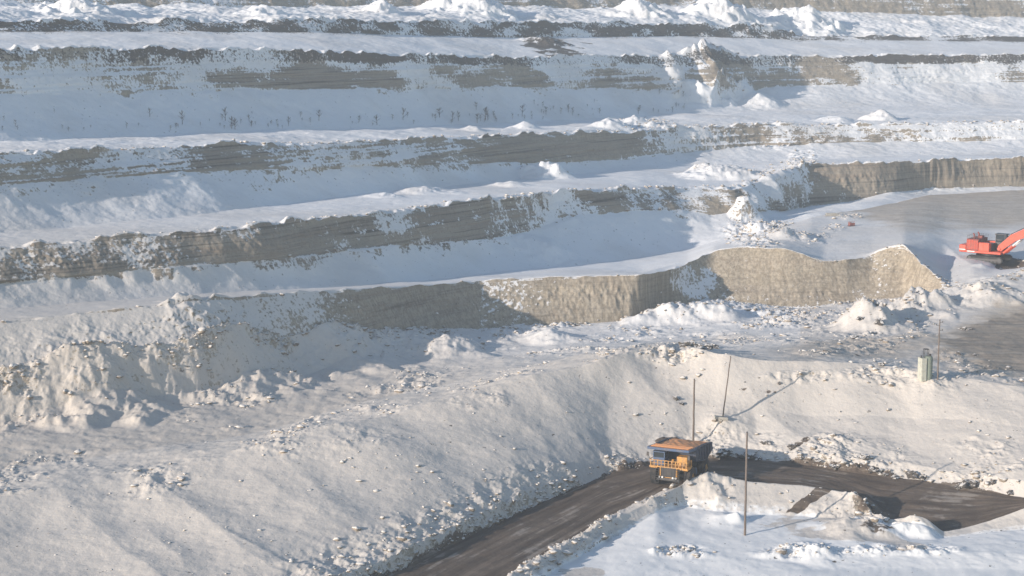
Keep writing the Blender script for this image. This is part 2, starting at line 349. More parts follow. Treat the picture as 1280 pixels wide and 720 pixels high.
# road and worked ground
dirt = np.where(seg(6), 1.0, dirt)
dirt = np.where(seg(7), sstep(.5, .0, T + .5 * n_med) * .75, dirt)
dirt = np.where(seg(5), .35 * sstep(.4, 1, T), dirt)
clean_ = rowblur((seg(0, 1, 2, 3) + .5 * seg(4) * (T < .3)).astype(float), 5) * sstep(-.75, -.35, n_med)
gr = np.zeros_like(X)        # thin grey driven-on snow
gr = np.maximum(gr, seg(14, 15) * sstep(990, 1060, UU + (VV - 260) * 1.6 * -1 - 30 + 40 * n_med) * sstep(302, 270, VV + 8 * n_med) * 1.0)
gr = np.maximum(gr, seg(14, 15) * .28 * (UU > 960))
gr = np.maximum(gr, ell(1290, 415, 120, 55) * 1.0 * seg(10, 11, 12))
gr = np.maximum(gr, seg(10, 11) * .7 * ell(1060, 440, 120, 12)); gr = np.maximum(gr, .35 * seg(11, 12) * (UU > 1000)); gr = np.maximum(gr, .3 * ell(920, 424, 45, 8))
gr = np.maximum(gr, .30 * seg(11, 12) * sstep(700, 500, UU))
gr = np.maximum(gr, .5 * seg(14, 15, 18) * ell(1150, 250, 200, 40))
dirt = np.maximum(dirt, .9 * ell(1264, 329, 26, 9, .4) * seg(14, 15))
d_ = np.sqrt(((UU - 1310) / 165) ** 2 + ((VV - 426 - (1280 - UU) * .05) / 58) ** 2) + .16 * n_med + .10 * n_str
gr = np.maximum(gr, 1.3 * (1 - sstep(.62, 1.05, d_)) * seg(10, 11, 12))
gr = np.maximum(gr, .75 * (1 - sstep(.2, .45, np.abs((VV - 440 + (UU - 1000) * .09) / 26 + .25 * n_med))) * sstep(960, 1020, UU) * seg(10, 11, 12))
# dirt spill down the berm, bare streaks on the bank
sp = np.abs((UU - 1018) + (VV - 620) * 1.15)
dirt = np.maximum(dirt, (1 - sstep(8, 14, sp + 4 * n_str)) * sstep(600, 608, VV) * sstep(646, 640, VV) * seg(3, 4, 5))
dirt = np.maximum(dirt, .8 * ell(835, 553, 22, 9, .4) * seg(7, 8))  # dark patch on the bank behind the truck
dirt = np.maximum(dirt, .75 * ell(882, 432, 20, 4, .5) * seg(10, 11))
for a in [(925, 482, 30, 6), (990, 472, 40, 5), (965, 488, 20, 4), (1085, 640, 34, 26), (1000, 688, 60, 7), (1050, 700, 50, 6), (955, 692, 30, 5), (1010, 552, 34, 9), (900, 572, 50, 5), (1050, 445, 30, 5), (1190, 480, 30, 5)]:
    dirt = np.maximum(dirt, elln(*a) * .72 * (.35 + 1.3 * n_fine + .3 * n_med) * (1 - seg(6)))
dirt = np.maximum(dirt, .62 * elln(1092, 636, 34, 26, .6)); rock = np.maximum(rock, 1.0 * elln(1080, 640, 36, 24, .6) * (1 - seg(6))); rock = np.maximum(rock, .62 * elln(930, 622, 60, 10, .8) * seg(4, 5))
rock = np.maximum(rock, rub * .42)
tone = np.where((rub > .1) & (rock <= rub * .43), .7, tone)

G2 = np.stack([X, Y, Z], -1)
PU, PV = proj(G2)

def make_grid(name, G):
    nr, nc, _ = G.shape
    me = bpy.data.meshes.new(name)
    idx = np.arange(nr * nc).reshape(nr, nc)
    q = np.stack([idx[:-1, :-1], idx[:-1, 1:], idx[1:, 1:], idx[1:, :-1]], -1).reshape(-1)
    nf = (nr - 1) * (nc - 1)
    me.vertices.add(nr * nc); me.vertices.foreach_set('co', G.reshape(-1).astype(np.float32))
    me.loops.add(nf * 4); me.loops.foreach_set('vertex_index', q.astype(np.int32))
    me.polygons.add(nf); me.polygons.foreach_set('loop_start', (np.arange(nf) * 4).astype(np.int32))
    me.polygons.foreach_set('use_smooth', np.ones(nf, bool))
    me.update(calc_edges=True)
    return me

me = make_grid('pit_ground', G2)
for nm, a in (('rock', rock), ('tone', tone), ('dirt', dirt), ('brush', brush), ('worn', gr), ('lane', np.clip(T, 0, 1) * 9.0 / 13), ('along', UU * .008), ('clean', clean_)):
    at_ = me.attributes.new(nm, 'FLOAT', 'POINT'); at_.data.foreach_set('value', (a * 13 if nm == 'lane' else a if nm == 'along' else np.clip(a, 0, 1.3)).reshape(-1).astype(np.float32))
terrain = bpy.data.objects.new('pit_terrain', me); C.objects.link(terrain); terrain['kind'] = 'structure'
print('terrain verts', NR * NU)

# ------------------------------------------------------------------ materials
class NT:
    def __init__(s, name):
        s.m = bpy.data.materials.new(name); s.m.use_nodes = True; s.t = s.m.node_tree; s.t.nodes.clear()
        s.out = s.n('ShaderNodeOutputMaterial'); s.b = s.n('ShaderNodeBsdfPrincipled'); s.l(s.b.outputs[0], s.out.inputs[0])
    def n(s, k, **kw):
        x = s.t.nodes.new(k)
        for a, b in kw.items(): setattr(x, a, b)
        return x
    def l(s, a, b): s.t.links.new(a, b)
    def put(s, i, v):
        if hasattr(v, 'links') or isinstance(v, bpy.types.NodeSocket): s.l(v, i)
        else: i.default_value = v
    def math(s, op, a, b=0.0, c=0.0, clamp=False):
        x = s.n('ShaderNodeMath', operation=op, use_clamp=clamp)
        s.put(x.inputs[0], a); s.put(x.inputs[1], b); s.put(x.inputs[2], c); return x.outputs[0]
    def attr(s, nm): return s.n('ShaderNodeAttribute', attribute_name=nm).outputs['Fac']
    def pos(s, sx, sy, sz):
        g = s.n('ShaderNodeNewGeometry'); x = s.n('ShaderNodeVectorMath', operation='MULTIPLY'); s.l(g.outputs['Position'], x.inputs[0]); x.inputs[1].default_value = (sx, sy, sz); return x.outputs[0]
    def noise(s, vec, sc=1, det=4, rough=.55):
        x = s.n('ShaderNodeTexNoise'); x.inputs['Scale'].default_value = sc; x.inputs['Detail'].default_value = det; x.inputs['Roughness'].default_value = rough; s.l(vec, x.inputs['Vector']); return x.outputs['Fac']
    def mr(s, v, a, b, c=0.0, d=1.0, smooth=True):
        x = s.n('ShaderNodeMapRange', interpolation_type='SMOOTHSTEP' if smooth else 'LINEAR'); s.put(x.inputs['Value'], v)
        for k, q in zip(('From Min', 'From Max', 'To Min', 'To Max'), (a, b, c, d)): s.put(x.inputs[k], q)
        return x.outputs[0]
    def mix(s, f, a, b):
        x = s.n('ShaderNodeMix', data_type='RGBA'); s.put(x.inputs[0], f)
        for i, v in ((6, a), (7, b)):
            if isinstance(v, tuple): x.inputs[i].default_value = (*v, 1)
            else: s.l(v, x.inputs[i])
        return x.outputs[2]

def terrain_material():
    m = NT('snowy_pit_ground')
    P1 = m.pos(1, 1, 1); PS = m.pos(1, 1, .035); PL = m.pos(.04, .04, 1)
    nf = m.noise(P1, 1.6, 6, .65); nm_ = m.noise(P1, .35, 5, .6); nb = m.noise(P1, .05, 4, .55)
    streak = m.noise(PS, 2.0, 4, .6); strat = m.noise(PL, .8, 5, .6); layer = m.noise(m.pos(.012, .012, 1.0), 2.6, 3, .5); speck = m.noise(P1, 3.2, 3, .6)
    g = m.n('ShaderNodeNewGeometry'); sx = m.n('ShaderNodeSeparateXYZ'); m.l(g.outputs['Normal'], sx.inputs[0]); nz = sx.outputs[2]
    px = m.n('ShaderNodeSeparateXYZ'); m.l(g.outputs['Position'], px.inputs[0])
    # snow: fresh and pale, dusted with mine dust near the road
    dust = m.mr(px.outputs[1], 360, 240, 0, 1)
    snow = m.mix(dust, (.80, .80, .81), (.60, .555, .51))
    snow = m.mix(m.mr(nb, .42, .68, 0, .28), snow, (.52, .48, .44))
    snow = m.mix(m.mr(nf, .55, .8, 0, .30), snow, (.47, .44, .41))
    # clean foreground drifts
    clean = m.mr(m.math('ADD', m.attr('clean'), m.mr(nf, .3, .7, -.2, .2, False)), .3, .7, 0, 1)
    snow = m.mix(clean, snow, (.80, .795, .79))
    # rock
    tone = m.attr('tone')
    grey = m.mix(m.mr(strat, .35, .65), (.15, .13, .11), (.35, .305, .25))
    grey = m.mix(m.mr(streak, .40, .62, 0, .5), grey, (.29, .25, .205))
    tan = m.mix(m.mr(streak, .38, .62), (.30, .25, .19), (.46, .395, .31))
    tan = m.mix(m.mr(strat, .45, .7, 0, .35), tan, (.27, .23, .17))
    grey = m.mix(m.mr(layer, .54, .60, 0, .65), grey, (.235, .15, .095))
    grey = m.mix(m.mr(layer, .40, .36, 0, .7), grey, (.07, .06, .052))
    grey = m.mix(m.mr(layer, .47, .485, 0, .5), grey, (.33, .285, .235))
    crk = m.math('ABSOLUTE', m.math('SUBTRACT', m.noise(m.pos(1, 1, .0), .30, 1, .4), .5))
    tan = m.mix(m.mr(crk, .02, .0, 0, .35), tan, (.14, .115, .09))
    bed = m.math('ABSOLUTE', m.math('SUBTRACT', m.noise(m.pos(.07, .07, .8), .9, 2, .5), .5))
    tan = m.mix(m.mr(bed, .03, .0, 0, .45), tan, (.22, .185, .145))
    rockc = m.mix(m.math('ADD', tone, m.mr(strat, .3, .7, -.25, .25), clamp=True), grey, tan)
    rockc = m.mix(m.mr(speck, .52, .72, 0, .5), rockc, (.12, .105, .09))
    # snow on rock: sits where it is flat and where the wind packed it
    e = m.math('ADD', m.attr('rock'), m.mr(nm_, .2, .8, -.34, .34, False))
    e = m.math('ADD', e, m.mr(nf, .25, .75, -.42, .42, False))
    e = m.math('ADD', e, m.mr(streak, .25, .75, -.26, .26, False))
    e = m.math('SUBTRACT', e, m.mr(nz, .45, .95, -.12, .55))
    col = m.mix(m.mr(e, .36, .60), snow, rockc)
    # dark frozen topsoil and brush band
    bz = m.math('ADD', m.attr('brush'), m.mr(nf, .25, .75, -.65, .65, False))
    bz = m.math('ADD', bz, m.mr(m.noise(m.pos(1, 1, .3), .8, 4, .7), .25, .75, -.4, .4, False))
    col = m.mix(m.mr(bz, .46, .66), col, (.085, .073, .063))
    # driven-on snow
    tr = m.noise(m.pos(.05, .9, .3), 1, 4, .6)
    wn = m.math('MULTIPLY', m.attr('worn'), m.mr(tr, .25, .7, .65, 1.1))
    col = m.mix(m.math('MINIMUM', wn, .9), col, m.mix(m.mr(nm_, .35, .65), (.40, .335, .27), (.49, .42, .345)))
    col = m.mix(m.mr(m.attr('worn'), 1.0, 1.25, 0, .9), col, m.mix(m.mr(tr, .3, .65), (.22, .18, .145), (.36, .305, .25)))
    # haul road dirt
    dz_ = m.math('ADD', m.attr('dirt'), m.mr(nf, .25, .75, -.25, .25, False))
    dz_ = m.math('ADD', dz_, m.mr(nm_, .25, .75, -.15, .15, False))
    cx = m.n('ShaderNodeCombineXYZ'); m.l(m.attr('lane'), cx.inputs[0]); m.l(m.attr('along'), cx.inputs[1])
    tr2 = m.noise(cx.outputs[0], 1, 5, .6)
    road = m.mix(m.mr(tr2, .32, .70), (.070, .052, .041), (.185, .145, .115))
    road = m.mix(m.mr(nm_, .40, .65, 0, .55), road, (.085, .066, .054))
    road = m.mix(m.mr(nf, .5, .8, 0, .45), road, (.17, .14, .115))
    road = m.mix(m.mr(m.math('ADD', m.mr(tr2, .3, .7, -.2, .2, False), m.noise(P1, .16, 5, .7)), .56, .72, 0, .5), road, (.42, .375, .33))
    col = m.mix(m.mr(dz_, .42, .62), col, road)
    m.l(col, m.b.inputs['Base Color']); m.b.inputs['Roughness'].default_value = .85
    m.b.inputs['Specular IOR Level'].default_value = .25
    bp = m.n('ShaderNodeBump'); m.l(m.math('SUBTRACT', .30, m.math('MULTIPLY', clean, .2)), bp.inputs['Strength']); bp.inputs['Distance'].default_value = .3
    m.l(m.math('ADD', m.noise(P1, .9, 7, .62), m.math('MULTIPLY', streak, .6)), bp.inputs['Height']); m.l(bp.outputs[0], m.b.inputs['Normal'])
    return m.m

def rock_material(name, base, dark, snow=.55, scol=(.66, .62, .58)):
    m = NT(name); P1 = m.pos(1, 1, 1)
    n1 = m.noise(P1, 2.5, 5, .65); n2 = m.noise(P1, .12, 3)
    g = m.n('ShaderNodeNewGeometry'); sx = m.n('ShaderNodeSeparateXYZ'); m.l(g.outputs['Normal'], sx.inputs[0])
    c = m.mix(m.mr(n1, .3, .7), dark, base)
    s = m.math('ADD', sx.outputs[2], m.mr(n1, .3, .7, -.25, .25, False)); s = m.math('ADD', s, m.mr(n2, .3, .7, -.2, .2, False))
    c = m.mix(m.mr(s, snow, snow + .12), c, scol)
    m.l(c, m.b.inputs['Base Color']); m.b.inputs['Roughness'].default_value = .9
    return m.m

def paint(name, col, rough=.5, metal=0.0, dirt=.35, dcol=(.16, .13, .11)):
    m = NT(name); tc = m.n('ShaderNodeTexCoord')
    n = m.noise(tc.outputs['Object'], 1.3, 5, .65); n2 = m.noise(tc.outputs['Object'], 9, 3, .6)
    c = m.mix(m.mr(n, .42, .72, 0, dirt), col, dcol)
    c = m.mix(m.mr(n2, .5, .8, 0, dirt * .6), c, tuple(x * .6 for x in dcol))
    m.l(c, m.b.inputs['Base Color']); m.b.inputs['Roughness'].default_value = rough; m.b.inputs['Metallic'].default_value = metal
    return m.m

M = dict(
    terrain=terrain_material(),
    rubble=rock_material('frozen_spoil', (.34, .29, .23), (.17, .145, .12), .25),
    boulder=rock_material('dark_boulder_stone', (.12, .105, .095), (.05, .045, .042), .72),
    clod=rock_material('snowy_clod', (.34, .28, .22), (.18, .15, .12), .42),
    wood=paint('weathered_wood', (.16, .125, .105), .85, dirt=.5, dcol=(.06, .05, .045)),
    concrete=paint('pale_concrete', (.42, .40, .36), .9),
    green=paint('pale_green_paint', (.45, .46, .40), .7, dirt=.4),
    shaded_green=paint('shaded_green_grey_paint', (.20, .24, .20), .7),  # darker copy of the tank's green: shade painted onto its round side
    steel=paint('dark_steel', (.06, .06, .065), .5, .4),
    orange=paint('orange_yellow_paint', (.58, .29, .07), .55, dirt=.75),
    canopy=paint('dusty_orange_paint', (.52, .24, .10), .7, dirt=.5, dcol=(.30, .19, .13)),
    body=paint('dark_grimy_blue_paint', (.035, .05, .085), .6, dirt=.6),
    blue=paint('blue_paint', (.05, .095, .19), .6, dirt=.7),
    tyre=paint('tyre_rubber', (.022, .022, .024), .9, dirt=.5, dcol=(.10, .085, .075)),
    red=paint('orange_red_paint', (.66, .075, .03), .5, dirt=.42),
    redd=paint('dull_red_grille', (.25, .045, .035), .7),
    white=paint('white_lettering', (.75, .75, .74), .5, dirt=.2),
    glass=paint('dark_cab_glass', (.03, .04, .05), .08, dirt=.1),
    twig=paint('dark_twigs', (.05, .042, .038), .9),
    redsmall=paint('faded_red_metal', (.30, .10, .085), .6),
)
me.materials.append(M['terrain'])

# ------------------------------------------------------------------ mesh builders
def tag(o, label=None, cat=None, group=None, kind=None):
    if label: o['label'] = label
    if cat: o['category'] = cat
    if group: o['group'] = group
    if kind: o['kind'] = kind
    return o

class MB:
    def __init__(s): s.bm = bmesh.new()
    def box(s, c, d, rot=None, taper=None, bev=0.0):
        r = bmesh.ops.create_cube(s.bm, size=1.0); vs_ = r['verts']
        for v in vs_:
            if taper and v.co.z > 0: v.co.x *= taper[0]; v.co.y *= taper[1]
            v.co = Vector((v.co.x * d[0], v.co.y * d[1], v.co.z * d[2]))
            if rot: v.co = rot @ v.co
            v.co += Vector(c)
        if bev:
            es = list({e for v in vs_ for e in v.link_edges})
            bmesh.ops.bevel(s.bm, geom=es, offset=bev, segments=2, affect='EDGES', profile=.5)
        return s
    def prism(s, pts, y0, y1, axis='x'):
        # outline in (y, z) extruded along x, or in (x, z) along y
        def mk(a, b, t): return (t, a, b) if axis == 'x' else (a, t, b)
        v0 = [s.bm.verts.new(mk(a, b, y0)) for a, b in pts]; v1 = [s.bm.verts.new(mk(a, b, y1)) for a, b in pts]
        s.bm.faces.new(v0[::-1]); s.bm.faces.new(v1)
        n = len(pts)
        for i in range(n): s.bm.faces.new((v0[i], v0[(i + 1) % n], v1[(i + 1) % n], v1[i]))
        return s
    def tube(s, a, b, r, r2=None, seg=12):
        a = Vector(a); b = Vector(b); r2 = r if r2 is None else r2
        d = b - a; q = d.to_track_quat('Z', 'Y')
        g = bmesh.ops.create_cone(s.bm, cap_ends=True, segments=seg, radius1=r, radius2=r2, depth=d.length)
        for v in g['verts']: v.co = q @ v.co + (a + b) / 2
        return s
    def ico(s, c, r, sub=2, jag=.25, seed=0, sc=(1, 1, 1)):
        g = bmesh.ops.create_icosphere(s.bm, subdivisions=sub, radius=1)
        for v in g['verts']:
            n = v.co.normalized(); k = 1 + jag * (float(vnoise(n.x * 1.7 + seed, n.y * 1.7, n.z * 1.7)) + .5 * float(vnoise(n.x * 4 + seed, n.y * 4, n.z * 4)))
            v.co = Vector((n.x * sc[0], n.y * sc[1], n.z * sc[2])) * (r * k) + Vector(c)
        return s
    def build(s, name, mat, parent=None, smooth=False):
        bmesh.ops.recalc_face_normals(s.bm, faces=s.bm.faces)
        m = bpy.data.meshes.new(name); s.bm.to_mesh(m); s.bm.free(); m.materials.append(mat)
        if smooth:
            for p in m.polygons: p.use_smooth = True
            try: m.set_sharp_from_angle(angle=R(40))
            except Exception: pass
        o = bpy.data.objects.new(name, m); C.objects.link(o)
        if parent: o.parent = parent
        return o

def empty(name, loc, rz=0.0, label=None, cat=None, group=None):
    o = bpy.data.objects.new(name, None); C.objects.link(o); o.location = loc; o.rotation_euler = (0, 0, rz)
    return tag(o, label, cat, group)

def ground(u, v, dmax=1e9):
    d = (PU - u) ** 2 + (PV - v) ** 2 + 1e9 * (Y > dmax)
    m = d.min(); c = np.argwhere(d < m + 3.0)
    k = min(c, key=lambda k: Y[k[0], k[1]])
    return Vector((X[k[0], k[1]], Y[k[0], k[1]], Z[k[0], k[1]]))

GK = (G2[::2, ::2].reshape(-1, 3)).astype(np.float32)
def zat(x, y):
    """lowest-risk ground height straight under a point"""
    d = (GK[:, 0] - x) ** 2 + (GK[:, 1] - y) ** 2
    k = np.argpartition(d, 4)[:4]
    wts = 1 / (d[k] + .01)
    return float((GK[k, 2] * wts).sum() / wts.sum())

def copy_tree(o, parent=None):
    c = o.copy(); C.objects.link(c); c.parent = parent
    for ch in list(o.children): copy_tree(ch, c)
    return c

# ------------------------------------------------------------------ haul truck (local +y is forward)
def dump_truck(loc, rz):
    t = empty('dump_truck', loc, rz, 'orange and blue mining dump truck with empty tray on the dark haul road', 'dump truck')
    # frame
    b = MB()
    for s in (-1, 1): b.box((s * .75, -.3, 1.75), (.35, 9.2, .7), bev=.05)
    b.box((0, 3.2, 1.6), (3.6, .5, .5)); b.box((0, -2.6, 1.5), (2.6, .8, .8)); b.box((0, 1.0, 1.8), (1.3, 3.6, .9))
    b.build('chassis', M['steel'], t)
    # dump body: side profile as a shell
    body = MB()
    W = 2.95
    prof = [(4.95, 5.35), (2.15, 5.05), (1.75, 3.35), (-2.6, 2.55), (-5.4, 3.55), (-5.4, 3.75), (-2.6, 2.78), (1.62, 3.58), (1.98, 5.25), (4.95, 5.55)]
    body.prism(prof, -W, W)
    for s in (-1, 1):
        side = [(2.1, 5.22), (1.7, 3.45), (-2.6, 2.68), (-5.3, 3.62), (-4.9, 4.5), (-2.2, 4.95)]
        body.prism(side, s * W, s * (W - .16))
        for y in (-3.8, -2.7, -1.6, -.5, .6):
            z0 = 2.75 + abs(y + 2.6) * (.2 if y > -2.6 else .34)
            body.box((s * (W + .09), y, (z0 + 4.95) / 2), (.16, .22, 4.85 - z0))
        body.tube((s * (W - .05), 2.05, 5.3), (s * (W - .05), -2.2, 4.98), .14); body.tube((s * (W - .05), -2.2, 4.98), (s * (W - .05), -4.9, 4.52), .14)
    bo = body.build('dump_body', M['body'], t)
    c = MB(); c.prism([(4.93, 5.57), (1.95, 5.27), (1.95, 5.33), (4.93, 5.63)], -W + .12, W - .12)
    for y in (2.7, 3.6, 4.4): c.box((0, y, 5.36 + (y - 1.95) * .101 + .06), (5.4, .12, .1))
    c.build('canopy_top', M['canopy'], bo)
    r = MB(); r.box((0, 5.02, 5.47), (5.95, .16, .34), bev=.04)
    for s in (-1, 1): r.box((s * (W + .03), 3.5, 5.35), (.14, 3.0, .3), Matrix.Rotation(R(5.8), 3, 'X'), bev=.03)
    r.build('canopy_edge', M['blue'], bo)
    # front deck, grille, bumper
    d = MB(); d.box((0, 3.9, 2.95), (5.5, 2.1, .16), bev=.04)
    for s in (-1, 1): d.box((s * 2.2, 3.9, 2.80), (1.15, 1.9, .2), bev=.05)
    d.build('front_deck', M['orange'], t)
    ld = MB(); lv_ = []
    rr_ = random.Random(2)
    nx, ny = 12, 16
    for j in range(ny):
        for i in range(nx):
            fx = i / (nx - 1); fy = j / (ny - 1)
            x_ = -W + .2 + fx * (2 * W - .4); y_ = 1.95 - 6.3 * fy
            z_ = 5.16 - .062 * (1.95 - y_) + .30 * math.sin(math.pi * fx) * math.sin(math.pi * min(1, fy * 1.05)) + rr_.uniform(-.07, .07)
            lv_.append(ld.bm.verts.new((x_, y_, z_ if fy < .98 else z_ - .6)))
    for j in range(ny - 1):
        for i in range(nx - 1): ld.bm.faces.new((lv_[j * nx + i], lv_[j * nx + i + 1], lv_[(j + 1) * nx + i + 1], lv_[(j + 1) * nx + i]))
    ld.build('soil_load', M['canopy'], t)
    g = MB(); g.box((0, 4.55, 2.2), (2.5, .7, 1.7), bev=.12)
    g.build('engine_hood', M['orange'], t)
    gr_ = MB(); gr_.box((0, 4.93, 2.25), (2.1, .08, 1.3))
    for k in range(9): gr_.box((-.9 + k * .225, 4.99, 2.25), (.07, .07, 1.25))
    gr_.build('grille', M['steel'], t)
    bp = MB(); bp.box((0, 4.95, 1.32), (3.3, .45, .36), bev=.06); bp.build('bumper', M['steel'], t)
    for s in (-1, 1):
        for q in (0, 1):
            h = MB(); h.tube((s * (.75 + q * .42), 5.1, 1.62), (s * (.75 + q * .42), 5.2, 1.62), .13); 
            h.build('headlight', M['white'], t)
    # panels with ribs under the deck edge
    fp = MB()
    for k in range(11): fp.box((-2.55 + k * .51, 4.9, 3.4), (.10, .07, .85))
    fp.box((0, 4.9, 3.85), (5.3, .08, .08)); fp.box((0, 4.9, 3.45), (5.3, .06, .06))
    for s in (-1, 1): fp.box((s * 2.7, 4.0, 3.85), (.08, 1.9, .08)); fp.box((s * 2.7, 3.1, 3.4), (.08, .08, .85))
    fp.build('deck_railing', M['orange'], t)
    # cab (left-hand side) and cabinet
    cb = MB(); cb.box((1.55, 3.55, 3.55), (1.7, 1.75, 1.1), bev=.08); cb.box((1.55, 3.55, 4.88), (1.8, 1.9, .14), bev=.04)
    for x in (.76, 2.34):
        for y in (2.75, 4.35): cb.box((x, y, 4.45), (.12, .12, .8))
    cab = cb.build('cab', M['blue'], t)  # dark blue stands in for the shade under the canopy
    gl = MB(); gl.box((1.55, 3.55, 4.45), (1.56, 1.58, .74)); gl.build('cab_window', M['glass'], cab)
    ec = MB(); ec.box((-1.6, 3.3, 3.7), (1.5, 1.3, 1.3), bev=.08); ec.box((-1.6, 3.96, 3.7), (1.1, .04, .9)); ec.build('control_cabinet', M['orange'], t)
    for s in (-1, 1):
        mi = MB(); mi.tube((s * 2.7, 4.8, 3.85), (s * 2.95, 4.95, 4.7), .035, seg=6); mi.box((s * 2.95, 4.98, 4.6), (.32, .08, .55)); mi.build('mirror', M['steel'], t)
        la = MB()
        for k in (-.25, .25): la.tube((s * 1.45 + k, 5.5, .75), (s * 1.45 + k, 5.2, 2.95), .04, seg=6)
        for k in range(7): la.tube((s * 1.45 - .25, 5.48 - k * .045, .9 + k * .31), (s * 1.45 + .25, 5.48 - k * .045, .9 + k * .31), .03, seg=6)
        la.build('ladder', M['steel'], t)
        hc = MB(); hc.tube((s * 1.15, .2, 1.7), (s * 1.25, -1.1, 3.05), .2); hc.tube((s * 1.15, .2, 1.7), (s * 1.2, -.5, 2.4), .27); hc.build('hoist_cylinder', M['orange'], t)
        su = MB(); su.tube((s * 1.9, 3.0, 1.5), (s * 1.75, 3.0, 3.0), .26); su.build('suspension_strut', M['orange'], t)
    ft = MB(); ft.tube((2.0, -.3, 1.55), (2.0, 1.4, 1.55), .58, seg=20); ft.build('fuel_tank', M['blue'], t, True)
    ft = MB(); ft.box((-2.0, .6, 1.55), (.9, 1.6, 1.0), bev=.1); ft.build('tool_box', M['blue'], t)
    # wheels
    def wheel(x, y, out, wd=.95):
        rad = 1.42
        w_ = MB()
        pr = [(.62, .34), (.62, .5), (1.2, .5), (1.38, .42), (rad, .25), (rad, -.25), (1.38, -.42), (1.2, -.5), (.62, -.5), (.62, -.34)]
        N = 36
        ringv = []
        for k in range(N):
            a = 2 * math.pi * k / N
            ringv.append([w_.bm.verts.new((q[1] * wd, math.cos(a) * q[0], math.sin(a) * q[0])) for q in pr])
        for k in range(N):
            A, B = ringv[k], ringv[(k + 1) % N]
            for j in range(len(pr) - 1): w_.bm.faces.new((A[j], A[j + 1], B[j + 1], B[j]))
        for k in range(N):
            a = 2 * math.pi * (k + .5) / N
            for sx in (-1, 1):
                w_.box((sx * wd * .24, math.cos(a) * rad, math.sin(a) * rad), (wd * .36, .11, .09), Matrix.Rotation(a + math.pi / 2, 3, 'X') @ Matrix.Rotation(sx * R(18), 3, 'Z'))
        o = w_.build('tyre_wheel', M['tyre'], t, True); o.location = (x, y, rad)
        rm = MB(); rm.tube((out * .30 * wd, 0, 0), (out * .38 * wd, 0, 0), .66, seg=24); rm.tube((out * .2 * wd, 0, 0), (out * .55 * wd, 0, 0), .33, .28, seg=18)
        for k in range(10):
            a = 2 * math.pi * k / 10; rm.tube((out * .36 * wd, math.cos(a) * .5, math.sin(a) * .5), (out * .42 * wd, math.cos(a) * .5, math.sin(a) * .5), .05, seg=6)
        rm.build('rim', M['orange'], o)
    for s in (-1, 1):
        wheel(s * 2.45, 2.9, s)
        wheel(s * 2.5, -2.6, s); wheel(s * 1.45, -2.6, s)
    return t

def rz_for(fx, fy): return math.atan2(-fx, fy)
tw = Vector((float(at(850, 596, 222.5)[0]), 222.5, 0)); tw.z = zat(tw.x, tw.y) - .05
truck = dump_truck(tw, rz_for(-.42, -.91)); truck.scale = (.94, .94, .94)

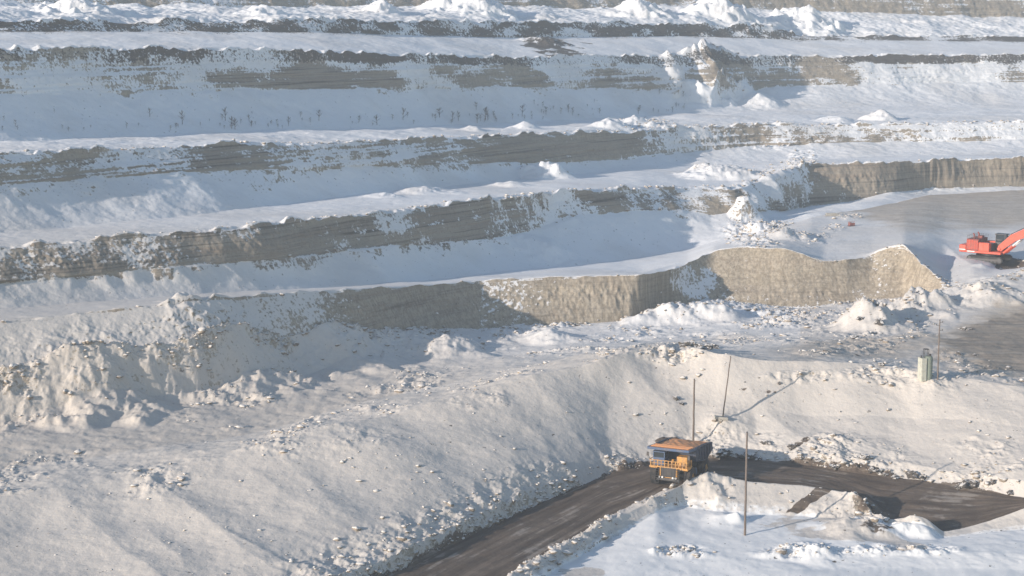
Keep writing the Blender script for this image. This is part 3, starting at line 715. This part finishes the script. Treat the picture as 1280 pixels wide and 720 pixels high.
# ------------------------------------------------------------------ excavator (local +y forward)
def excavator(loc, rz):
    t = empty('mining_excavator', loc, rz, 'large orange-red tracked mining excavator with its boom stretched out, on the pit floor', 'excavator')
    for s in (-1, 1):
        tr = MB(); L, H, x = 3.1, 1.0, s * 2.3
        pts = []
        for k in range(9): a = math.pi / 2 + math.pi * k / 8; pts.append((-L + .6 * math.cos(a) * 1, .62 + .6 * math.sin(a)))
        for k in range(9): a = -math.pi / 2 + math.pi * k / 8; pts.append((L + .6 * math.cos(a), .62 + .6 * math.sin(a)))
        tr.prism(pts, x - .42, x + .42)
        for k in range(24):
            y = -L + .1 + k * (2 * L - .2) / 23
            tr.box((x, y, 1.25), (.9, .2, .07)); tr.box((x, y, .0), (.9, .2, .07))
        for e in (-1, 1):
            for k in range(5):
                a = -math.pi / 2 + math.pi * (k + .5) / 5
                tr.box((x, e * (L + .62 * math.cos(a)), .62 + .62 * math.sin(a)), (.9, .07, .2), Matrix.Rotation(-e * (math.pi / 2 - 0) * 0 + (-e) * (-a), 3, 'X'))
        tk = tr.build('track', M['tyre'], t)
        fr = MB(); fr.box((s * 2.3 + s * .44, 0, .62), (.08, 5.6, .34))
        for k in range(7): fr.tube((s * 2.72, -2.25 + k * .75, .32), (s * 2.80, -2.25 + k * .75, .32), .22, seg=14)
        for y in (-3.1, 3.1): fr.tube((s * 2.72, y, .62), (s * 2.81, y, .62), .45, seg=18)
        fr.build('track_frame', M['steel'], tk)
    u = MB(); u.box((0, 0, .95), (3.9, 2.8, .7), bev=.08); u.tube((0, 0, 1.2), (0, 0, 1.75), 1.55, seg=32); u.build('undercarriage', M['steel'], t)
    # house: deck, counterweight and engine bay
    h = MB(); h.box((0, -.9, 1.98), (5.0, 8.2, .45), bev=.06); 
    h.box((0, .55, 3.0), (4.9, .1, .1))
    h.build('deck', M['red'], t)
    cw = MB(); cw.box((0, -4.75, 2.5), (5.2, 1.5, 1.5), bev=.18); cw.build('counterweight', M['red'], t)
    eb = MB(); eb.box((0, -2.75, 3.35), (4.9, 2.5, 2.3), bev=.08); eb.build('engine_house', M['redd'], t)
    for s in (-1, 1):
        lv = MB()
        for k in range(9): lv.box((s * 2.47, -2.75, 2.55 + k * .2), (.06, 2.2, .07))
        for k in range(5): lv.box((s * 2.48, -3.85 + k * .55, 3.35), (.08, .08, 1.9))
        lv.build('louvre', M['red'], t)
    sh = MB()
    for s in (-1, 1):
        sh.box((s * 1.85, -.35, 3.05), (1.2, 2.2, 1.7), bev=.06)
        for k in (-.35, .35): sh.box((s * 2.46, -.35 + k * 1.5, 3.05), (.04, .92, 1.4), bev=.01)
    sh.build('side_cabinet', M['red'], t)
    nm = MB(); nm.box((0, -.2, 2.9), (2.3, 2.2, 1.5), bev=.05); nm.build('machinery_cover', M['steel'], t)
    for s in (-1, 1):
        for q in ((s * 2.61, -4.75, 2.3, 1.25), (s * 2.51, -3.0, 2.02, 1.6)): lt = MB(); lt.box(q[:3], (.015, q[3], .18)); lt.build('white_stripe', M['white'], t)
    for x in (-1.2, 1.2): ex = MB(); ex.tube((x, -2.9, 4.5), (x, -2.9, 5.3), .16, seg=10); ex.tube((x, -2.9, 5.3), (x, -3.15, 5.5), .16, seg=10); ex.build('exhaust_pipe', M['redd'], t)
    ac = MB(); ac.box((-.2, -2.0, 4.75), (1.2, .9, .5), bev=.05); ac.build('air_filter', M['redd'], t)
    rl = MB()
    for s in (-1, 1):
        for k in range(6): rl.tube((s * 2.35, -3.9 + k * .5, 4.5), (s * 2.35, -3.9 + k * .5, 5.15), .025, seg=6)
        rl.tube((s * 2.35, -3.9, 5.15), (s * 2.35, -1.4, 5.15), .025, seg=6); rl.tube((s * 2.35, -3.9, 4.85), (s * 2.35, -1.4, 4.85), .02, seg=6)
    rl.tube((-2.35, -3.9, 5.15), (2.35, -3.9, 5.15), .025, seg=6)
    rl.build('handrail', M['steel'], t)
    # cab, on the left, raised
    cb = MB(); cb.box((-1.75, 1.7, 3.05), (1.6, 2.1, 1.6), bev=.05); cb.box((-1.75, 1.75, 5.42), (1.85, 2.4, .18), bev=.05)
    for x in (-2.5, -1.0):
        for y in (.75, 2.65): cb.box((x, y, 4.6), (.12, .12, 1.5))
    cab = cb.build('cab', M['steel'], t)
    gl = MB(); gl.box((-1.75, 1.7, 4.6), (1.45, 1.85, 1.46)); gl.build('cab_window', M['glass'], cab)
    # boom
    bmn = MB()
    prof = [(2.0, 2.5), (2.1, 3.35), (4.6, 5.75), (7.3, 7.15), (8.4, 7.1), (12.6, 5.75), (12.55, 5.2), (8.1, 5.75), (5.6, 4.6), (2.7, 2.35)]
    bmn.prism(prof, .15, 1.15)
    for p in ((2.3, 2.75), (12.4, 5.5)): bmn.tube((-.02, p[0], p[1]), (1.32, p[0], p[1]), .32, seg=18)
    boom = bmn.build('boom', M['red'], t)
    hs = MB()
    for x in (.35, .65, .95):
        pts = [(x, 2.6, 3.9), (x, 4.7, 6.0), (x, 7.2, 7.35), (x, 8.4, 7.3), (x, 11.5, 6.3)]
        for a, b_ in zip(pts, pts[1:]): hs.tube(a, b_, .05, seg=6)
    hs.build('hydraulic_hose', M['steel'], boom)
    for x in (-.12, 1.42):
        cy = MB(); cy.tube((x, 3.3, 1.95), (x, 5.2, 3.6), .27, seg=16); cy.build('boom_cylinder', M['red'], t)
        rd = MB(); rd.tube((x, 5.2, 3.6), (x, 6.7, 4.95), .14, seg=12); rd.build('piston_rod', M['white'], t)
    st = MB()
    st.prism([(11.9, 6.6), (12.9, 6.3), (15.1, 1.6), (14.6, 1.3), (12.0, 5.1)], .3, 1.0)
    for p in ((14.85, 1.5), (12.2, 6.35)): st.tube((.15, p[0], p[1]), (1.15, p[0], p[1]), .24, seg=14)
    st.build('stick', M['red'], t)
    sc = MB(); sc.tube((.65, 8.6, 7.45), (.65, 10.6, 7.0), .22, seg=14); sc.tube((.65, 10.6, 7.0), (.65, 12.2, 6.5), .12, seg=12); sc.build('stick_cylinder', M['red'], t)
    bk = MB()
    bk.prism([(15.0, 1.9), (15.9, 1.5), (16.3, .5), (15.7, -.15), (14.6, -.35), (13.7, .05), (13.75, .2), (14.6, -.15), (15.5, .05), (16.0, .6), (15.6, 1.3), (14.9, 1.6)], -.5, 1.8)
    for x in (-.5, 1.72): bk.prism([(15.0, 1.8), (15.9, 1.5), (16.3, .5), (15.7, -.15), (14.6, -.35), (13.7, .1)], x, x + .08)
    bu = bk.build('bucket', M['steel'], t)
    for k in range(5):
        tt = MB(); tt.box((-.35 + k * .5, 13.5, .08), (.2, .5, .14), taper=(.7, 1)); tt.build('bucket_tooth', M['steel'], bu)
    return t

ew = Vector((float(at(1237, 322, 351)[0]), 351.0, 0)); ew.z = zat(ew.x, ew.y) - .1
exc = excavator(ew, rz_for(.80, -.60))

# ------------------------------------------------------------------ poles
def pole(u, v, D, h, label, tilt=(0, 0), base=False, fittings=False, r=.15):
    g_ = ground(u, v, D + 12); x, D, z = g_.x, g_.y, g_.z - .3
    t = empty('utility_pole', (x, D, z), 0, label, 'pole', 'wooden poles around the haul road')
    t.rotation_euler = (R(tilt[1]), R(tilt[0]), 0)
    b = MB(); n = 10
    for k in range(n): b.tube((.015 * math.sin(k * 2.1), 0, h * k / n), (.015 * math.sin((k + 1) * 2.1), 0, h * (k + 1) / n + .01), r * (1 - .3 * k / n), r * (1 - .3 * (k + 1) / n), seg=12)
    b.build('post', M['wood'], t, True)
    c = MB(); c.tube((0, 0, h), (0, 0, h + .12), r * .76, r * .4, seg=12); c.build('pole_cap', M['steel'], t)
    if fittings:
        for q, s in ((h - .35, 1), (h - .75, -1), (h - 1.5, 1)):
            i = MB(); i.tube((0, 0, q), (s * .42, 0, q + .02), .035, seg=6); i.tube((s * .42, 0, q), (s * .42, 0, q + .24), .07, .05, seg=8); i.build('insulator', M['steel'], t)
    if base:
        i = MB(); i.box((-.25, -.1, .42), (1.9, 1.0, .36), bev=.06); i.build('ballast_block', M['concrete'], t)
    return t

pole(930.5, 668, 207.5, 13.0, 'tall brown wooden pole nearest the viewer, on the clean snow below the road')
pole(867, 556, 233.5, 9.6, 'thin upright wooden pole behind the dump truck on the rubbly snow bank')
pole(903, 522, 239.5, 9.0, 'wooden pole leaning to the right, set in a concrete block on the snow slope', tilt=(6.5, -2), base=True, r=.10)
pole(1172, 473, 247.5, 8.8, 'slender grey pole with small insulators beside the pale green tank', fittings=True, r=.11)

# ------------------------------------------------------------------ pale green cabin-like tank
kg = ground(1155, 472, 262)
k = empty('pump_tank', (kg.x, kg.y, kg.z - .25), R(12), 'pale green upright metal tank with a small frame on top, on the snow ledge', 'tank')
b = MB(); b.box((-.42, 0, 1.65), (.86, 1.3, 3.3), bev=.08); b.build('flat_cabinet', M['green'], k)
b = MB(); b.tube((.45, 0, 0), (.45, 0, 3.35), .62, seg=28); b.tube((.45, 0, 3.35), (.45, 0, 3.5), .62, .45, seg=28); b.build('rounded_tank', M['shaded_green'], k, True)
b = MB()
for x in (-.25, .35):
    for y in (-.25, .25): b.tube((x, y, 3.25), (x, y, 4.5), .05, seg=6)
for y in (-.25, .25): b.tube((-.25, y, 4.5), (.35, y, 4.5), .05, seg=6)
for x in (-.25, .35): b.tube((x, -.25, 4.5), (x, .25, 4.5), .05, seg=6); b.tube((x, -.25, 3.9), (x, .25, 3.9), .04, seg=6)
b.build('top_frame', M['steel'], k)
b = MB(); b.tube((.75, .1, 3.3), (.75, .1, 3.75), .16, seg=10); b.build('vent_pipe', M['steel'], k)
b = MB(); b.tube((-.65, 0, 3.2), (-.65, 0, 3.65), .10, seg=8); b.build('vent_pipe', M['steel'], k)
b = MB(); b.box((-.42, -.66, 1.4), (.6, .03, 1.9)); b.build('door', M['green'], k)

# ------------------------------------------------------------------ small red sledge of gear on the pit floor
g0 = ground(1064, 281, 460)
s = empty('red_skid', (g0.x, g0.y, g0.z), R(20), 'tiny red skid of gear on the snow near the foot of the grey wall', 'skid'); s.scale = (.75,) * 3
b = MB(); b.box((-.5, 0, .7), (.75, .9, 1.0), bev=.05); b.box((.6, 0, .6), (.8, .9, .8), bev=.05); b.build('drum_crate', M['redsmall'], s)
b = MB()
for y in (-.45, .45): b.box((.05, y, .1), (2.6, .14, .2))
b.build('runner', M['steel'], s)
b = MB()
for x in (-1, 1.1): b.tube((x, 0, .1), (x, 0, 1.5), .05, seg=6)
b.tube((-1, 0, 1.45), (1.1, 0, 1.45), .04, seg=6); b.build('tow_rail', M['redsmall'], s)
g0 = ground(1040, 268, 460)
b = MB()
for i, (dx, ww) in enumerate(((0, 3.4), (.2, 3.0), (-.1, 2.6))): b.box((dx, .1 * i, .16 + i * .2), (ww, 1.1, .17), Matrix.Rotation(R(3 * i - 3), 3, 'Z'), bev=.02)
o = b.build('timber_stack', M['concrete'], None); o.location = g0; tag(o, 'low stack of pale planks at the edge of the shaded wall foot', 'timber stack')

# ------------------------------------------------------------------ boulders
variants = []
for i in range(5):
    b = MB(); b.ico((0, 0, .35), 1, 3, .55, seed=i * 7.3, sc=(1.25, .95, .75)); o = b.build('boulder', M['boulder'], None)
    for p in o.data.polygons: p.use_smooth = False
    variants.append(o)
B = [(1210, 607, .95, 'dark'), (1140, 594, .85, ''), (1153, 597, .5, ''), (1118, 596, .5, ''), (1199, 608, .5, ''), (1090, 589, .5, ''), (1105, 592, .4, ''), (1240, 602, .45, ''),
     (895, 571, .7, ''), (905, 566, .75, ''), (935, 570, .8, ''), (948, 572, .6, ''), (1080, 571, .55, ''), (1040, 583, .5, ''), (1262, 615, .4, ''), (1020, 576, .4, ''),
     (1207, 411, .7, ''), (1198, 441, .5, ''), (1218, 443, .35, ''), (868, 432, .8, ''), (880, 434, .9, ''), (890, 433, .8, ''), (857, 431, .6, ''), (1068, 420, .6, ''), (1098, 402, .7, ''), (1075, 398, .6, ''),
     (975, 478, .35, ''), (845, 497, .5, ''), (852, 503, .4, ''), (1268, 348, .5, ''), (1102, 455, .4, ''), (958, 552, .5, ''), (990, 558, .5, '')]
LAB = ['large dark boulder at the far road edge, biggest toward the right', 'wide dark boulder at the far road edge above the dug-out berm end', 'small dark stone just right of the wide road-edge boulder', 'small dark stone just left of the wide road-edge boulder', 'small dark stone touching the left side of the largest road-edge boulder',
 'small dark stone at the road edge directly above the dirt mound', 'small dark stone right of the one above the dirt mound', 'lone small dark stone beyond the largest road-edge boulder', 'dark boulder lying nearest the dump truck, at the road edge', 'dark boulder just behind the one nearest the dump truck',
 'dark boulder on the road edge directly behind the nearest tall pole', 'dark boulder just right of the nearest tall pole', 'half-snowed stone on the rubbly foot of the bank, middle of the road bend', 'dark stone on the road verge above the dark dirt chute', 'rightmost dark stone on the far edge of the haul road', 'small dark stone left of the dirt chute on the road verge',
 'dark boulder on the grey turning area at the far right', 'dark stone on the track edge right of the slender pole', 'smallest dark stone on the track right of the slender pole', 'dark boulder at the left of the black row on the bank crest', 'largest dark boulder in the row on the bank crest', 'dark boulder at the right of the row on the bank crest', 'small dark boulder at the far left end of the crest row',
 'dark boulder at the left foot of the big snowy heap', 'dark boulder on the top of the big snowy heap', 'dark boulder on the left shoulder of the big snowy heap', 'small dark stone high on the smooth bank, right of the leaning pole', 'dark stone on the smooth bank left of the thin upright pole', 'small dark stone just below the one left of the thin upright pole',
 'dark stone on the snow hump in front of the excavator', 'dark stone at the track edge left of the pale green tank', 'dark stone on the lower bank right of the leaning pole foot', 'dark stone on the bank foot above the dirt chute']
used = set()
for i, (u, v, r, _) in enumerate(B):
    p = ground(u, v)
    o = variants[i % 5]
    if (i % 5) in used: o = o.copy(); C.objects.link(o)
    used.add(i % 5)
    o.location = p + Vector((0, 0, -.25 * r)); o.scale = (r * random.uniform(.8, 1.2),) * 2 + (r * random.uniform(.8, 1.1),); o.rotation_euler = (0, 0, random.uniform(0, 6.3))
    tag(o, LAB[i], 'boulder', 'dark boulders along the haul road' if 563 < v < 617 else 'dark boulders among the heaps')

# ------------------------------------------------------------------ bare saplings on the upper bench
def sapling():
    t = MB()
    rnd = random.Random(3)
    t.tube((0, 0, -.2), (.1, 0, 2.6), .07, .03, seg=5)
    for i in range(16):
        z = .5 + 2.0 * rnd.random(); a = rnd.random() * 6.3; l = .9 * (1 - z / 3.2) + .25
        t.tube((.03 * z, 0, z), (.03 * z + math.cos(a) * l, math.sin(a) * l, z + l * .9), .045, .02, seg=4)
    o = t.build('bare_sapling', M['twig'], None)
    return o
sap = sapling(); first = True
rs = random.Random(5)
spots = []
for i in range(120):
    u = rs.choice([rs.uniform(250, 340), rs.uniform(330, 620), rs.uniform(560, 760), rs.uniform(640, 860), rs.uniform(-100, 250)])
    vb = np.interp(u, [250, 640, 860], [163, 151, 138])
    spots.append((u, vb - rs.uniform(0, 9) if rs.random() < .8 else vb - rs.uniform(8, 24)))
for u, v in spots:
    p = ground(u, v)
    o = sap if first else sap.copy()
    if not first: C.objects.link(o)
    first = False
    o.location = p; q = .3 + 1.0 * rs.random() ** 1.8; o.scale = (q, q, q * rs.uniform(.7, 1.1)); o.rotation_euler = (rs.uniform(-.1, .1), rs.uniform(-.1, .1), rs.uniform(0, 6.3))
    tag(o, 'small leafless dark sapling growing at the foot of the shaded upper snow slope', 'sapling', 'bare saplings on the upper bench')

# ------------------------------------------------------------------ rubble: thousands of lumps, uncountable
def scatter(name, mat, weight, count, r0, r1, seed, label, cat='rubble', minpv=None):
    rg = np.random.RandomState(seed)
    wq = np.clip(weight, 0, None)
    # weight by area of the surface cell
    ax = np.linalg.norm(np.gradient(G2, axis=1), axis=2); ay = np.linalg.norm(np.gradient(G2, axis=0), axis=2)
    wq = (wq * ax * ay).reshape(-1); wq = wq / wq.sum()
    k = rg.choice(wq.size, count, p=wq)
    pts = G2.reshape(-1, 3)[k] + rg.uniform(-.3, .3, (count, 3)) * [1, 1, 0]
    bm = bmesh.new(); bmesh.ops.create_icosphere(bm, subdivisions=2, radius=1)
    bm.verts.ensure_lookup_table()
    V0 = np.array([v.co[:] for v in bm.verts]); F0 = np.array([[v.index for v in f.verts] for f in bm.faces]); bm.free()
    rad = r0 * (r1 / r0) ** (rg.rand(count) ** 3.2)
    off = rg.uniform(0, 60, (count, 3))
    Vn = V0[None] + 0
    nn = vnoise(V0[None, :, 0] * 1.3 + off[:, :1], V0[None, :, 1] * 1.3 + off[:, 1:2], V0[None, :, 2] * 1.3 + off[:, 2:3])
    n2 = vnoise(V0[None, :, 0] * 3.3 + off[:, :1], V0[None, :, 1] * 3.3 + off[:, 1:2], V0[None, :, 2] * 3.3 + off[:, 2:3])
    sc = rg.uniform(.6, 1.3, (count, 1, 3)) * [1, 1, .75]
    sc[:, :, 2] *= .8; ang = rg.uniform(0, 6.28, count); ca, sa = np.cos(ang)[:, None], np.sin(ang)[:, None]
    W_ = V0[None] * (1 + .5 * nn + .25 * n2)[..., None] * sc * rad[:, None, None]
    x = W_[..., 0] * ca - W_[..., 1] * sa; y = W_[..., 0] * sa + W_[..., 1] * ca
    W_ = np.stack([x, y, W_[..., 2]], -1) + pts[:, None, :]
    nv = len(V0)
    Fa = (F0[None] + (np.arange(count) * nv)[:, None, None]).reshape(-1)
    m = bpy.data.meshes.new(name); m.vertices.add(count * nv); m.vertices.foreach_set('co', W_.reshape(-1).astype(np.float32))
    nf = count * len(F0); m.loops.add(nf * 3); m.loops.foreach_set('vertex_index', Fa.astype(np.int32))
    m.polygons.add(nf); m.polygons.foreach_set('loop_start', (np.arange(nf) * 3).astype(np.int32)); m.update(calc_edges=True)
    m.materials.append(mat)
    o = bpy.data.objects.new(name, m); C.objects.link(o); tag(o, label, cat, None, 'stuff')
    return o
vis = (UU > -150) & (UU < 1430)
scatter('snowy_rubble', M['clod'], rub ** 1.5 * vis * (1 - cliff) * (Y < 620), 9000, .07, .55, 1, 'snow dusted lumps of frozen spoil scattered over the heaps and banks')
wd = vis * (seg(8, 9, 10) * .35 * (elln(845, 470, 55, 30, .8) + elln(830, 515, 50, 20, .8) + elln(1060, 500, 120, 20, .8) * .6 + elln(940, 490, 40, 12, .8) + elln(1200, 540, 70, 25, .8) + .4 * elln(500, 600, 120, 40, .8) + .3 * elln(250, 660, 140, 30, .8)) + np.clip(rub - .15, 0, 1) * .8 + seg(7) * .8 + .03 * seg(8, 9, 10) + np.clip(dirt, 0, .8) * .15 * (1 - seg(6)) + .004 * seg(3, 12)) * (1 - cliff) * (Y < 480)
scatter('stone_debris', M['rubble'], wd, 9000, .05, .36, 2, 'brown bare stones strewn on the snow banks beside the road')
tl = vis * (seg(14, 18, 21) * (T < .08) * .35 + seg(16, 19) * sstep(.0, .25, .4 - T) * .0 + seg(13) * (T < .06) * 1.0 + seg(12) * (T > .93) + seg(4, 5) * .15 * (UU < 1150) + seg(17) * (T < .08) * .4)
scatter('wall_debris', M['clod'], tl, 3500, .08, .6, 4, 'snowy blocks lying along the rims and fallen to the feet of the walls')

# ------------------------------------------------------------------ winter haze
hz = MB(); hz.box((0, 745, (-6 + 130) / 2 + 0), (2400, 1560, 136)); hzo = hz.build('haze', None if False else M['white'], None)
mh = bpy.data.materials.new('winter_haze'); mh.use_nodes = True; t_ = mh.node_tree; t_.nodes.clear()
oo = t_.nodes.new('ShaderNodeOutputMaterial'); pv = t_.nodes.new('ShaderNodeVolumePrincipled')
pv.inputs['Color'].default_value = (.88, .94, 1.0, 1); pv.inputs['Density'].default_value = .0004; pv.inputs['Anisotropy'].default_value = .2
t_.links.new(pv.outputs[0], oo.inputs['Volume'])
hzo.data.materials.clear(); hzo.data.materials.append(mh)
tag(hzo, 'thin pale winter haze filling the pit', 'haze', None, 'stuff')
zz = G2[..., 2]; print('z range', zz.min(), zz.max(), 'x', X.min(), X.max())
x0, x1, y1 = float(X.min()) - 30, float(X.max()) + 30, float(Y.max()) + 30
z0, z1 = float(zz.min()) - 1, max(float(zz.max()), EYE) + 3
for v in hzo.data.vertices:
    v.co.x = x0 if v.co.x < 0 else x1; v.co.y = -20 if v.co.y < 745 else y1; v.co.z = z0 if v.co.z < 60 else z1
